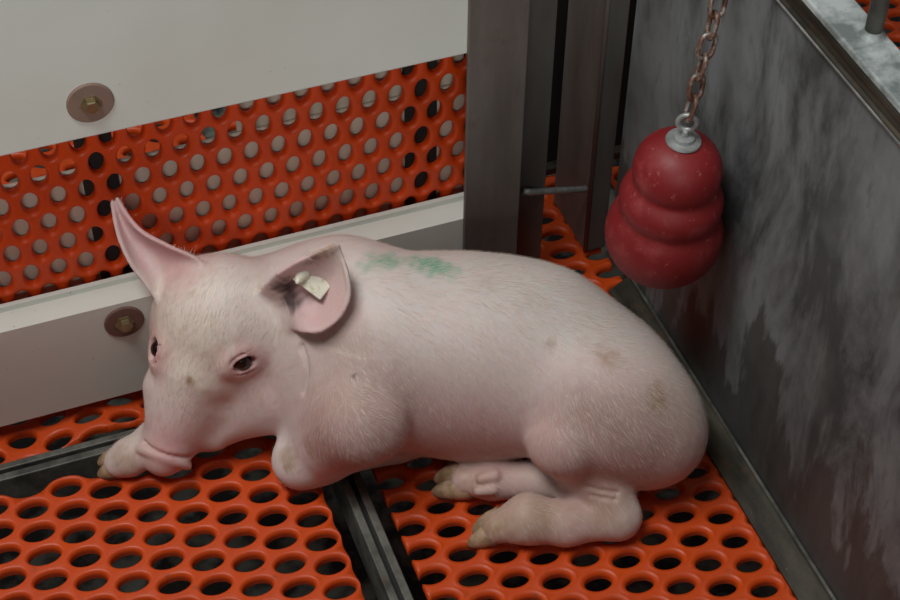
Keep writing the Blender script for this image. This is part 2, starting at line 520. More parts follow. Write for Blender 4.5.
a_, b_ = Vector(on(523, 191, 1, QY-.006)), Vector(on(586, 188, 1, .176))
pin = mesh_obj('latch_pin', bm_tube([a_, a_.lerp(b_, .08)+Vector((0, -.003, .001)), a_.lerp(b_, .5)+Vector((0, -.003, .001)), a_.lerp(b_, .95)+Vector((0, -.002, .0)), b_], .0036, 12), GALV, None, True, base=tuple(a_))
tag(pin, 'thin shiny steel pin bridging the two corner posts', 'pin')

yb = at(553, 168, 0)[1]
wb = tag(empty('wall_gap_backing', (.3, yb, 0)), 'near-black sheet added to keep the gap between the corner posts dark', kind='structure')
mesh_obj('gap_dark_sheet', bm_box(.12, .62, yb, yb+.006, .002, .75), DARKM, wb)  # near-black sheet added so the gap between the posts stays dark
mesh_obj('gap_sheet_foot', bm_box(.12, .62, yb-.012, yb, .001, .012, .002), RAILM, wb)

# ------------------------------------------------------------------ hanging red toy and chain
tb, tm, tt = on(664, 232, 0, .2105), on(670, 198, 0, .2110), on(678, 166, 0, .2125)
axis = Vector(tt-tb).normalized()
L1, L2 = float(Vector(tm-tb).dot(axis)), float(Vector(tt-tb).dot(axis))
def toy_profile():
    lobes = [(0, .0530, .046), (L1, .0462, .030), (L2-.004, .0388, .034)]      # height, radius, vertical semi-axis
    out = []
    hs = np.linspace(-.0455, L2+.0295, 90)
    for h in hs:
        rr = []
        for c, r, v in lobes:
            q = 1-((h-c)/v)**2
            if q > 0: rr.append(r*q**.42)
        if not rr: rr = [.004]
        # soft maximum keeps the waists rounded
        k = 420.0
        out.append((max(.004, math.log(sum(math.exp(k*x) for x in rr))/k), h))
    return [(0, hs[0]-.0005)]+out+[(0, hs[-1]+.0003)]
toy = tag(empty('hanging_toy', tuple(tb)), 'dusty red rubber toy of three stacked lobes hanging from a chain', 'toy')
mesh_obj('rubber_body', bm_lathe(toy_profile(), tb, axis, 56), RUBBER, toy, True)
topc = Vector(tb)+axis*(L2+.0300)
ws = mesh_obj('washer', bm_lathe([(0, 0), (.0150, 0), (.0155, .001), (.0150, .0022), (.0095, .0030), (.0090, .0062), (.0055, .0068), (0, .0068)], topc-axis*.0012, axis, 32), GALV, toy, False)
ws['label'] = 'galvanised steel washer and nut'
mesh_obj('eye_bolt_shank', bm_tube([topc+axis*.004, topc+axis*.013], .0030, 12), GALV, toy, True)
def ring(c, ex, ey, a, b, r, n=28, straight=0.0):
    pts = []
    for k in range(n):
        th = 2*math.pi*k/n
        pts.append(Vector(c)+ex*(a*math.cos(th))+ey*(b*math.sin(th)+(straight if math.sin(th) > 0 else -straight)))
    return bm_tube(pts, r, 10, closed=True)
side = Vector((0.85, -.5, 0)).normalized()
eye_c = topc+axis*.0205
mesh_obj('eye_ring', ring(eye_c, side, axis, .0078, .0078, .0024), GALV, toy, True)
ch0 = eye_c+axis*.005
chT = Vector((.2585, .001, .5125))
chain = tag(empty('rusty_chain', tuple(ch0)), 'rusty steel link chain holding up the red toy', 'chain')
cd = (chT-ch0); clen = cd.length; cd.normalize()
nl = 9
pitch_ = clen/nl
s1 = Vector(CR)-cd*Vector(CR).dot(cd); s1.normalize()
s2 = cd.cross(s1)
for k in range(nl):
    ang = math.radians(28 if k % 2 else 100)+rng.uniform(-.15, .15)
    ex = s1*math.cos(ang)+s2*math.sin(ang)
    tilt = (cd+s1*rng.uniform(-.10, .10)).normalized()
    mesh_obj('link', ring(ch0+cd*(pitch_*(k+.5)), ex, tilt, (.0068), .0068, .0022, 24, straight=max(.001, pitch_/2+.0019-.0068)), RUST, chain, True)
hook = [chT+Vector((-.006, 0, -.004)), chT+Vector((-.008, 0, .004)), chT+Vector((.002, 0, .0095)), chT+Vector((.03, 0, .006)), chT+Vector((.043, 0, .004)), chT+Vector((.046, 0, -.02))]
mesh_obj('hanger_hook', bm_tube(hook, .0026, 10), RUST, chain, True)

# ------------------------------------------------------------------ the piglet: one continuous body grown from blended volumes
H = .0018
LO = np.array([-.375, -.235, -.006]); HI = np.array([.275, .158, .285])
NX, NY, NZ = [int(math.ceil(v)) for v in (HI-LO)/H]
F = np.full((NX, NY, NZ), .5, np.float32)
gx = (LO[0]+np.arange(NX)*H).astype(np.float32)
gy = (LO[1]+np.arange(NY)*H).astype(np.float32)
gz = (LO[2]+np.arange(NZ)*H).astype(np.float32)
def window(lo, hi, pad):
    a = np.clip(np.floor((np.asarray(lo)-pad-LO)/H).astype(int), 0, [NX, NY, NZ])
    b = np.clip(np.ceil((np.asarray(hi)+pad-LO)/H).astype(int)+1, 0, [NX, NY, NZ])
    s = tuple(slice(int(i), int(j)) for i, j in zip(a, b))
    return s, gx[s[0]][:, None, None], gy[s[1]][None, :, None], gz[s[2]][None, None, :]
def blend(s, d, k):
    f = F[s]
    h = np.maximum(k-np.abs(f-d), 0)/k
    F[s] = np.minimum(f, d)-h*h*k*.25
def carve(s, d, k):
    f = F[s]; e = -d
    h = np.maximum(k-np.abs(f-e), 0)/k
    F[s] = np.maximum(f, e)+h*h*k*.25
def d_cone(x, y, z, a, b, ra, rb):
    ax, ay, az = [float(v) for v in a]; dx, dy, dz = [float(v) for v in (np.asarray(b)-np.asarray(a))]
    L2_ = dx*dx+dy*dy+dz*dz+1e-12
    t = np.clip(((x-ax)*dx+(y-ay)*dy+(z-az)*dz)/L2_, 0, 1)
    return np.sqrt((x-ax-t*dx)**2+(y-ay-t*dy)**2+(z-az-t*dz)**2)-(ra+(rb-ra)*t)
def d_ell(x, y, z, c, R3, rad):
    X, Y_, Z = x-float(c[0]), y-float(c[1]), z-float(c[2])
    p = [(X*float(R3[i][0])+Y_*float(R3[i][1])+Z*float(R3[i][2])) for i in range(3)]
    k0 = np.sqrt(sum((p[i]/rad[i])**2 for i in range(3)))
    k1 = np.sqrt(sum((p[i]/rad[i]**2)**2 for i in range(3)))+1e-9
    return k0*(k0-1)/k1
def cone(a, b, ra, rb, k=.02, sub=False):
    a, b = np.asarray(a), np.asarray(b); r = max(ra, rb)
    s, x, y, z = window(np.minimum(a, b)-r, np.maximum(a, b)+r, k+3*H)
    (carve if sub else blend)(s, d_cone(x, y, z, a, b, ra, rb), k)
def ell(c, rad, R3=None, k=.02, sub=False):
    R3 = np.eye(3) if R3 is None else R3
    r = max(rad)
    s, x, y, z = window(np.asarray(c)-r, np.asarray(c)+r, k+3*H)
    (carve if sub else blend)(s, d_ell(x, y, z, c, R3, rad), k)
def frame(fwd, up=(0, 0, 1)):
    f = np.asarray(fwd, float); f = f/np.linalg.norm(f)
    s_ = np.cross(np.asarray(up, float), f); s_ /= np.linalg.norm(s_)
    return np.array([f, s_, np.cross(f, s_)])
def v3(*a): return np.array(a, float)

def group_begin():
    global F, F_keep
    F_keep = F
    F = np.full((NX, NY, NZ), .5, np.float32)
def group_end(crease_pt, k0, k1, reach):
    """merge the limb into the body: a sharp fold near crease_pt, a soft blend elsewhere"""
    global F
    D = F; F = F_keep
    s, x, y, z = window(LO, HI, 0)
    w = np.clip(np.sqrt((x-crease_pt[0])**2+(y-crease_pt[1])**2+(z-crease_pt[2])**2)/reach, 0, 1).astype(np.float32)
    blend(s, D, k0+(k1-k0)*w*w*(3-2*w))
def sample(p):
    i = np.clip(np.round((p-LO)/H).astype(int), 0, [NX-1, NY-1, NZ-1]); return F[tuple(i)]
def skin_depth(px, py):
    r_ = ray(px, py); t_ = 1.35
    while sample(CAM+r_*t_) > 0 and t_ < 1.9: t_ += .0008
    return depth_of(CAM+r_*t_)

# --- trunk, from rump to shoulders
HEAD_DIR = v3(-.90, .43, 0)
BF = frame(HEAD_DIR)                        # rows: forward, left, up
pelvis = at(591, 387, .096); loin = at(530, 352, .103); ribs = at(458, 350, .103); shou = at(380, 348, .108)
ell(pelvis, (.080, .074, .072), BF, .02)
ell(loin, (.088, .080, .089), BF, .03)
ell(ribs, (.098, .086, .098), BF, .03)
ell(shou, (.080, .080, .096), BF, .03)
ell(at(468, 384, .072), (.095, .066, .074), BF, .03)

# --- hind legs
farthigh = pelvis+BF[1]*-.048+v3(0, 0, -.030)
ell(farthigh, (.078, .045, .064), BF, .022)
cone(farthigh+BF[0]*.02, at(575, 480, .020), .035, .020, .02)
sd = skin_depth(536, 432)
group_begin()
ell(at(613, 421, .086), (.074, .043, .076), frame((-.9, .35, 0)), .012)
ell(at(654, 436, .072), (.046, .042, .050), BF, .03)
cone(at(604, 418, .090), at_depth(567, 437, sd+.008), .054, .038, .02)
heel = at(617, 516, .0225)
cone(at(586, 458, .058), at(606, 494, .036), .032, .0235, .010)
cone(at(602, 490, .037), heel, .0235, .0215, .008)
cone(heel, at(566, 523, .0205), .0210, .0195, .008)
cone(at(566, 523, .0205), at(528, 519, .0225), .0195, .0225, .010)
cone(at(528, 519, .0225), at(498, 527, .0165), .0225, .0150, .008)
group_end(at_depth(532, 450, sd), .003, .034, .105)

cone(at(575, 480, .020), at(492, 480, .0175), .0190, .0172, .004)
cone(at(492, 480, .0175), at(467, 480, .0165), .0172, .0145, .010)


# --- near foreleg, folded: forearm on the floor, knee forward
sds = skin_depth(394, 408)
group_begin()
ell(at(346, 384, .084), (.050, .036, .062), frame((-.9, .3, 0)), .012)
cone(at(348, 384, .088), at_depth(364, 412, sds+.012), .044, .034, .03)
cone(at_depth(360, 420, sds+.012), at(318, 448, .034), .040, .035, .03)
cone(at(318, 446, .034), at(299, 461, .0275), .0330, .0255, .012)
cone(at(300, 468, .021), at(394, 449, .0130), .0185, .0115, .006)
group_end(at_depth(396, 418, sds), .003, .034, .075)
# --- far foreleg, stretched out past the snout
cone(at(235, 385, .055), at(160, 440, .022), .026, .0200, .016)
cone(at(160, 440, .022), at(128, 458, .0175), .0200, .0170, .010)
cone(at(128, 458, .0175), at(118, 463, .014), .0170, .0130, .008)

# --- head frame: q runs back from the snout, l to the pig's left, d out of the forehead
T = math.radians(14)
img_axis = np.array([-66.0, 190.0]); img_axis /= np.linalg.norm(img_axis)
inpl = CR*img_axis[0]-CU*img_axis[1]
HA_ = inpl*math.cos(T)+CF*math.sin(T)       # poll -> snout
HL_ = CR*(-img_axis[1]*-1)-CU*(-img_axis[0])
HL_ = HL_/np.linalg.norm(HL_)
HD_ = np.cross(HA_, HL_); HD_ = HD_*np.sign(-(HD_@CF))
HF = np.array([HA_, HL_, HD_])
SN = at(166, 455, .030)
def hd(q, l, d): return SN-HA_*q+HL_*l+HD_*d
# neck and withers
cone(hd(.140, .022, -.045), at(335, 322, .118), .052, .074, .03)
ell(at(335, 316, .122), (.066, .062, .074), BF, .03)
cone(hd(.120, .03, -.070), at(345, 385, .078), .044, .055, .025)
# skull, cheeks, muzzle
ell(hd(.130, .010, -.012), (.066, .060, .050), HF, .02)
ell(hd(.150, .009, -.004), (.046, .056, .042), HF, .02)
ell(hd(.112, .040, -.040), (.056, .036, .044), HF, .02)
ell(hd(.125, -.022, -.040), (.054, .034, .040), HF, .02)
cone(hd(.010, 0, -.003), hd(.085, .002, -.004), .0218, .0390, .016)
cone(hd(.022, .004, -.020), hd(.100, .022, -.042), .0180, .0380, .016)     # lower jaw
ell(at_depth(262, 384, depth_of(hd(.100, .050, -.040))), (.046, .040, .044), HF, .018)
cone(at_depth(262, 388, depth_of(hd(.100, .050, -.040))), at_depth(212, 428, depth_of(hd(.045, .020, -.025))), .040, .022, .014)
for s_ in (1, -1):
    cone(hd(.018, s_*.007, -.006), hd(.06, s_*.020, -.008), .0150, .0210, .012)
# snout disc, wider than the muzzle behind it, with a rolled rim
nD = inpl*math.cos(.22)-CF*math.sin(.22)
uD = np.cross(nD, HL_); uD *= np.sign(-(uD@CF))
DF = np.array([nD, HL_, uD])
DC = hd(-.0035, -.002, -.004)
ell(DC, (.0060, .0268, .0205), DF, .004)
cone(hd(.010, 0, -.003), DC, .0205, .0190, .008)
rim = [DC+nD*.0015+HL_*(.0242*math.sin(t))+uD*(.0180*math.cos(t)) for t in np.linspace(-1.7, 1.7, 19)]
for i_, (a, b_c) in enumerate(zip(rim[:-1], rim[1:])):
    rr_ = .0050-.0022*abs(i_-8.5)/8.5
    cone(a, b_c, rr_, rr_, .003)
arc = [hd(.0080, .0225*math.sin(t), -.003+.0220*math.cos(t)) for t in np.linspace(-1.3, 1.3, 11)]
for a, b_c in zip(arc[:-1], arc[1:]): cone(a, b_c, .0006, .0006, .0035, True)
for q in (.0165,):                                               # wrinkles across the bridge
    cone(hd(q, -.020, .0215+q*.10), hd(q, .020, .0215+q*.10), .0016, .0016, .003, True)
for s_ in (1, -1):
    ell(DC+nD*.005+HL_*(s_*.0095)-uD*.002, (.007, .0042, .0060), DF, .002, True)
# mouth line along the side
for s_ in (1, -1):
    cone(hd(.02, s_*.023, -.018), hd(.07, s_*.040, -.030), .0014, .0014, .003, True)
# eyes
EYES = []
for s_, pxy in ((1, (243, 362)), (-1, (157, 349))):
    q, l = (.110, .041) if s_ > 0 else (.106, -.0425)
    # walk out along the surface normal direction of that side to find the skin
    n_ = HD_*.80+HL_*s_*.60; n_ /= np.linalg.norm(n_)
    base = hd(q, l*.4, -.02)
    # march the photograph's line of sight to the skin
    r_ = ray(*pxy); r_ = r_/np.linalg.norm(r_)
    t_ = 1.35
    while sample(CAM+r_*t_) > 0 and t_ < 2.0: t_ += .0008
    p_ = CAM+r_*t_
    EYES.append((s_, p_))
def grad(p, e=.004):
    def smp(q):
        i = np.clip(np.round((q-LO)/H).astype(int), 0, [NX-1, NY-1, NZ-1]); return float(F[tuple(i)])
    g_ = np.array([smp(p+v)-smp(p-v) for v in np.eye(3)*e]); return g_/np.linalg.norm(g_)
EYE_OUT = []
for s_, p_ in EYES:
    n_ = grad(p_)
    n_ = n_*.7+(HL_*s_*.75+HD_*.3)*.3; n_ /= np.linalg.norm(n_)
    long_ = (CR*.93+CU*.37) if s_ > 0 else (HA_*-.9+HL_*.3)
    tx = long_-n_*(long_@n_); tx /= np.linalg.norm(tx)
    ty = np.cross(n_, tx)
    EF = np.array([tx, ty, n_])
    ell(p_+n_*-.003, (.0200, .0150, .0075), EF, .010)                 # swollen lids
    ell(p_+n_*.003, (.0110, .0073, .0075), EF, .0022, True)           # opening
    for sg in (1, -1):                                                # lid folds
        lf = [p_+tx*(.0135*math.cos(t))+ty*(sg*.0112*math.sin(t))+n_*(.0030-.0025*abs(math.cos(t))) for t in np.linspace(.5, math.pi-.5, 9)]
        for a, b_c in zip(lf[:-1], lf[1:]): cone(a, b_c, .0007, .0007, .0022, True)
    EYE_OUT.append((s_, p_, n_, EF))

# --- ears: curved sheets laid out as control grids (rows run base to tip)
def catmull(P, n):
    P = np.asarray(P, float); m_ = len(P)
    t = np.linspace(0, m_-1, n); i = np.minimum(t.astype(int), m_-2); u = (t-i)[:, None]
    shp = P.shape[1:]; Q = P.reshape(m_, -1)
    p0, p1, p2, p3 = Q[np.maximum(i-1, 0)], Q[i], Q[i+1], Q[np.minimum(i+2, m_-1)]
    r = .5*((2*p1)+(p2-p0)*u+(2*p0-5*p1+4*p2-p3)*u*u+(3*p1-p0-3*p2+p3)*u**3)
    return r.reshape((n,)+shp)
def ear(grid, rad_edge, rad_mid, k):
    g = np.array([[at_depth(*c) for c in row] for row in grid])
    S = catmull(np.swapaxes(catmull(g, 90), 0, 1), 90)                # (cols, rows, 3)
    uu = np.abs(np.linspace(-1, 1, 90))[:, None]*np.ones((1, 90))
    vv = np.ones((90, 1))*np.linspace(0, 1, 90)[None, :]
    rr = rad_mid+(rad_edge-rad_mid)*np.maximum(uu, vv)**2
    pts = S.reshape(-1, 3); rr = rr.reshape(-1)
    kd = KDTree(len(pts))
    for i, p in enumerate(pts): kd.insert(p, i)
    kd.balance()
    pad = .012
    lo, hi = pts.min(0), pts.max(0)
    s, x, y, z = window(lo, hi, pad)
    shp = F[s].shape
    gxx, gyy, gzz = np.broadcast_arrays(x, y, z)
    cells = np.stack([gxx, gyy, gzz], -1).reshape(-1, 3)
    # coarse reject: only cells within the pad of a coarse subset
    d = np.full(len(cells), .02, np.float32)
    sub = pts[::37]
    mn = np.full(len(cells), 9.0)
    for c0 in range(0, len(cells), 20000):
        cc = cells[c0:c0+20000]
        mn[c0:c0+20000] = np.sqrt(((cc[:, None, :]-sub[None])**2).sum(-1)).min(1)
    for i in np.nonzero(mn < .016)[0]:
        _, j, dist = kd.find(cells[i]); d[i] = dist-rr[j]
    blend(s, d.reshape(shp), k)
    return S
dR = depth_of(hd(.165, -.045, .020))
dL = min(skin_depth(283, 309)+.002, skin_depth(320, 300)-.020, skin_depth(340, 290)-.016, skin_depth(318, 325)-.010)
# right ear, upright, hollow side to the camera
grid_R = [
    [(158, 300, dR+.012), (166, 290, dR+.016), (180, 280, dR+.012), (194, 274, dR+.004), (204, 268, dR-.000)],
    [(146, 284, dR+.006), (154, 274, dR+.016), (167, 264, dR+.014), (182, 259, dR+.004), (195, 258, dR-.004)],
    [(131, 264, dR-.002), (137, 255, dR+.012), (147, 247, dR+.012), (158, 243, dR-.001), (168, 246, dR-.010)],
    [(120, 240, dR-.006), (124, 234, dR+.004), (130, 230, dR+.004), (137, 229, dR-.005), (142, 232, dR-.012)],
    [(114, 215, dR-.008), (116, 212, dR-.003), (119, 209, dR-.003), (122, 209, dR-.007), (125, 212, dR-.010)],
    [(111, 190, dR-.009), (111.5, 189, dR-.008), (112, 188, dR-.008), (112.5, 189, dR-.008), (113, 190, dR-.009)],
]
ear(grid_R, .0020, .0030, .008)
# left ear, folded over with its cup turned to the camera
def on_skin(x_, y_, off): return (x_, y_, skin_depth(x_, y_)+off)
grid_L = [
    [on_skin(258, 294, .004), on_skin(268, 303, .008), on_skin(276, 311, .010), on_skin(283, 319, .008), on_skin(290, 327, .004)],
    [(274, 277, dL-.006), (284, 291, dL+.016), (293, 304, dL+.020), (299, 317, dL+.014), (304, 331, dL+.002)],
    [(293, 264, dL-.018), (302, 277, dL+.006), (313, 293, dL+.014), (320, 311, dL+.008), (322, 330, dL-.004)],
    [(314, 254, dL-.020), (320, 264, dL-.002), (329, 280, dL+.006), (337, 299, dL+.002), (340, 316, dL-.006)],
    [(330, 247, dL-.018), (334, 254, dL-.010), (341, 267, dL-.004), (347, 282, dL-.005), (349, 296, dL-.009)],
    [(338, 245, dL-.015), (339, 249, dL-.013), (342, 257, dL-.010), (345, 266, dL-.010), (347, 275, dL-.011)],
]
earL = ear(grid_L, .0020, .0030, .008)

# --- creases, pressed into the skin along short paths
def crease(path, r, k, sink=0.0):
    dense = catmull(np.array(path, float), 6*len(path))
    dep = np.array([skin_depth(x_, y_) for x_, y_ in dense])
    for _ in range(4): dep[1:-1] = (dep[:-2]+dep[1:-1]*2+dep[2:])/4
    pts_ = [at_depth(x_, y_, d_+sink) for (x_, y_), d_ in zip(dense, dep)]
    for a, b_c in zip(pts_[:-1], pts_[1:]): cone(a, b_c, r, r, k, True)
crease([(584, 486), (600, 490), (618, 493)], .0004, .003)
crease([(590, 495), (604, 498), (616, 500)], .0003, .003)
crease([(302, 345), (306, 362), (306, 378), (303, 394)], .0002, .005)
# dew claws: small knobs behind the toes
def knob(x0, y0, x1, y1, r):
    cone(at_depth(x0, y0, skin_depth(x0, y0)+.001), at_depth(x1, y1, skin_depth(x0, y0)-.001), r, r*.75, .003)
knob(494, 476, 481, 479, .0065)
knob(492, 489, 478, 491, .0062)
# keep the feet and belly on top of the floor
s, x, y, z = window(LO, HI, 0)
np.maximum(F, (0.0012-z).astype(np.float32), out=F)

# --- surface nets
def surface_nets(F):
    ins = F < 0
    c = [ins[i:NX-1+i, j:NY-1+j, k:NZ-1+k] for i in (0, 1) for j in (0, 1) for k in (0, 1)]
    cnt = sum(v.astype(np.int8) for v in c)
    act = (cnt > 0) & (cnt < 8)
    idx = np.full(act.shape, -1, np.int32)
    ii = np.argwhere(act)
    idx[act] = np.arange(len(ii))
    acc = np.zeros((len(ii), 3)); num = np.zeros(len(ii))
    corners = np.array([(i, j, k) for i in (0, 1) for j in (0, 1) for k in (0, 1)])
    val = np.stack([F[ii[:, 0]+o[0], ii[:, 1]+o[1], ii[:, 2]+o[2]] for o in corners], 1)
    for a in range(8):
        for b in range(a+1, 8):
            df = corners[b]-corners[a]
            if np.abs(df).sum() != 1: continue
            va, vb = val[:, a], val[:, b]
            m_ = (va < 0) != (vb < 0)
            t = np.where(m_, va/np.where(m_, va-vb, 1), 0)
            acc += np.where(m_[:, None], corners[a]+t[:, None]*df, 0); num += m_
    V = LO+(ii+acc/num[:, None])*H
    faces = []
    for ax in range(3):
        o1, o2 = [i for i in range(3) if i != ax]
        sa = [slice(1, n-1) for n in F.shape]; sb = list(sa)
        sa[ax] = slice(0, F.shape[ax]-1); sb[ax] = slice(1, F.shape[ax])
        A_, B_ = ins[tuple(sa)], ins[tuple(sb)]
        cr = np.argwhere(A_ != B_)
        st = A_[tuple(cr.T)]
        cr[:, o1] += 1; cr[:, o2] += 1
        def cell(d1, d2):
            q = cr.copy(); q[:, o1] -= d1; q[:, o2] -= d2
            return idx[tuple(q.T)]
        quad = np.stack([cell(1, 1), cell(0, 1), cell(0, 0), cell(1, 0)], 1)
        flip = st if ax != 1 else ~st
        quad[~flip] = quad[~flip][:, ::-1]
        faces.append(quad)
    return V, np.concatenate(faces)
V, Q = surface_nets(F)
E_ = np.concatenate([Q[:, [0, 1]], Q[:, [1, 2]], Q[:, [2, 3]], Q[:, [3, 0]]])
def lap(X):
    S_ = np.zeros_like(X); n_ = np.zeros(len(X))
    for a, b in ((0, 1), (1, 0)):
        for d_ in range(X.shape[1]):
            S_[:, d_] += np.bincount(E_[:, a], X[E_[:, b], d_], len(X))
        n_ += np.bincount(E_[:, a], minlength=len(X))
    return S_/np.maximum(n_, 1)[:, None]
for it in range(3):
    V = V+.6*(lap(V)-V); V = V-.55*(lap(V)-V)
me = bpy.data.meshes.new('body')
me.vertices.add(len(V)); me.vertices.foreach_set('co', V.astype(np.float32).ravel())
me.loops.add(len(Q)*4); me.loops.foreach_set('vertex_index', Q.astype(np.int32).ravel())
me.polygons.add(len(Q)); me.polygons.foreach_set('loop_start', np.arange(0, len(Q)*4, 4, dtype=np.int32))
me.update(calc_edges=True); me.validate()
me.polygons.foreach_set('use_smooth', np.ones(len(me.polygons), bool))
N = np.zeros(len(me.vertices)*3, np.float32); me.vertices.foreach_get('normal', N); N = N.reshape(-1, 3)
PXY = np.stack(project(V), 1)
def surf(px, py):
    """skin point the photograph shows at this pixel"""
    m_ = (np.abs(PXY[:, 0]-px) < 4) & (np.abs(PXY[:, 1]-py) < 4)
    j = np.nonzero(m_)[0]
    if len(j) == 0: return None
    return V[j[np.argmin(PXY[j, 2])]]

# --- skin colouring: pinker ears, snout and lids, soiled patches, mauve with painted shade on haunch and shoulder, green mark on the back
base = np.array(srgb(226, 212, 209)[:3]); pink = np.array(srgb(216, 164, 164)[:3])
C_ = np.tile(base, (len(V), 1))
def spot(p, r, col, w, shape=None):
    if p is None: return
    wob = np.stack([np.sin(V@np.array(k_)+1.7*i_)+.6*np.sin(V@(np.array(k_)[::-1]*2.3)+i_) for i_, k_ in enumerate(((310, 170, -220), (-190, 290, 240), (230, -260, 310)))], 1)*min(r*.16, .003)
    d = np.linalg.norm((V-p+wob)/(np.ones(3) if shape is None else np.asarray(shape)), axis=1)/r
    f = np.clip(1-d, 0, 1); f = (f*f*(3-2*f)*w)[:, None]
    C_[:] = C_*(1-f)+np.asarray(col)*f
hq = (SN-V)@HA_*-1; hq = (V-SN)@(-HA_)
inhead = np.clip((.25-np.linalg.norm(V-hd(.10, 0, 0), axis=1))/.05, 0, 1)
cream = np.array(srgb(236, 222, 206)[:3])
spot(hd(.12, 0, .03), .12, cream, .8)
for (x, y, r, w) in ((170, 450, .055, .75), (163, 462, .03, .6)): spot(surf(x, y), r, pink, w)
for (x, y) in ((165, 255), (140, 240), (120, 215), (178, 265)): spot(surf(x, y), .045, pink, .75)
for (x, y) in ((300, 290), (325, 290), (335, 305), (310, 318), (330, 260), (300, 270)): spot(surf(x, y), .035, pink, .7)
for s_, p_, n_, EF in EYE_OUT:
    spot(p_, .036, np.array(srgb(212, 150, 150)[:3]), .9)
    spot(p_, .0150, np.array(srgb(150, 76, 80)[:3]), .75)
lowpink = np.clip((.075-V[:, 2])/.07, 0, 1)[:, None]*.0
for (x, y, r, w) in ((430, 440, .10, .35), (350, 430, .08, .4), (585, 490, .05, .55), (480, 455, .08, .4), (560, 470, .06, .4), (395, 410, .03, .5), (540, 430, .04, .6), (680, 460, .06, .35), (250, 400, .05, .3), (620, 455, .10, .35), (600, 405, .10, .2), (350, 400, .10, .35), (470, 430, .12, .3), (560, 515, .06, .45), (500, 480, .07, .4), (330, 460, .08, .4)):
    spot(surf(x, y), r, pink, w)
grey_ = np.array(srgb(196, 190, 184)[:3]); mauve_shade = np.array(srgb(176, 144, 136)[:3]); soil = np.array(srgb(168, 138, 116)[:3])
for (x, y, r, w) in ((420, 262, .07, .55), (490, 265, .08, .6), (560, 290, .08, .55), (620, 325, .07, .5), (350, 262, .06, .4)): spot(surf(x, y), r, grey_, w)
for (x, y, r, w) in ((640, 440, .12, .7), (590, 440, .09, .6), (690, 430, .07, .4), (610, 480, .06, .5), (345, 425, .10, .75), (320, 450, .07, .5), (375, 415, .06, .5), (450, 440, .09, .35)): spot(surf(x, y), r, mauve_shade, w)  # mauve skin that also paints in shade low on haunch, shoulder and belly
for (x, y, r, w) in ((500, 515, .05, .6), (550, 515, .06, .6), (610, 520, .05, .5), (480, 480, .05, .5), (530, 478, .05, .4), (130, 455, .05, .5)): spot(surf(x, y), r, soil, w)
green = np.array(srgb(64, 160, 124)[:3])
for (x, y, r, w) in ((384, 255, .020, .7), (396, 257, .020, .65), (426, 257, .021, .75), (437, 262, .021, .85), (447, 267, .016, .6), (372, 262, .016, .4)): spot(surf(x, y), r, green, w)
dirt = np.array(srgb(150, 116, 66)[:3])
for (x, y, r, w) in ((607, 355, .018, .7), (662, 397, .020, .5), (664, 408, .012, .5), (553, 340, .010, .5), (488, 278, .016, .3), (186, 385, .009, .9), (185, 382, .005, .8), (532, 298, .02, .2), (578, 418, .025, .25),
                     (285, 458, .020, .6), (306, 452, .018, .5), (288, 470, .012, .6), (355, 398, .03, .2), (500, 512, .03, .4), (545, 512, .04, .35), (600, 515, .04, .3), (480, 522, .02, .6), (492, 530, .022, .6), (120, 460, .02, .5), (465, 478, .022, .5), (340, 345, .04, .25), (325, 255, .016, .5), (335, 252, .014, .6), (283, 335, .03, .2)):
    spot(surf(x, y), r, dirt, w)
for xy in ((288, 288), (288, 297), (291, 306)): spot(surf(*xy), .019, np.array(srgb(34, 20, 15)[:3]), 1.0)  # dark spots paint in the shade inside the near ear's hollow
spot(surf(318, 262), .014, np.array(srgb(96, 52, 34)[:3]), .6)
spot(surf(351, 372), .004, np.array(srgb(40, 30, 24)[:3]), .9)
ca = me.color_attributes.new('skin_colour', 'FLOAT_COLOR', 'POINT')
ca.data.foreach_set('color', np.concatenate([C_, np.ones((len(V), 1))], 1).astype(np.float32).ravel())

M = Mat('piglet_skin')
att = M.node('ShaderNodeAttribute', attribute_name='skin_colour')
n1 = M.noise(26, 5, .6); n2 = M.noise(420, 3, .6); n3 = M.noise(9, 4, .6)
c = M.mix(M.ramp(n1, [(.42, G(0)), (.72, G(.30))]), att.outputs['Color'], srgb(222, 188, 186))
c = M.mix(M.ramp(n3, [(.50, G(0)), (.72, G(.18))]), c, srgb(206, 182, 156))
M.color(c).set(Roughness=.55, Subsurface_Weight=.25, Subsurface_Scale=.006, Subsurface_Radius=(1.0, .35, .25), Specular_IOR_Level=.35)
M.bump(n2, .18, .0006)
SKIN = M.m
me.materials.append(SKIN)
pig = tag(empty('piglet', (0, 0, 0)), 'pink piglet with a tagged ear lying on the orange slatted floor', 'piglet')
body = link(bpy.data.objects.new('body', me), pig)

# --- eyes
M = Mat('dark_wet_eye')
M.color(M.mix(M.noise(200), srgb(22, 14, 12), srgb(40, 24, 18))).set(Roughness=.08)
EYE = M.m
for s_, p_, n_, EF in EYE_OUT:
    bm = bmesh.new(); bmesh.ops.create_uvsphere(bm, u_segments=24, v_segments=16, radius=.0088)
    c = p_-n_*.0032
    bmesh.ops.translate(bm, verts=bm.verts, vec=Vector(c))
    mesh_obj('eye', bm, EYE, pig, True)['label'] = 'dark shiny eye'

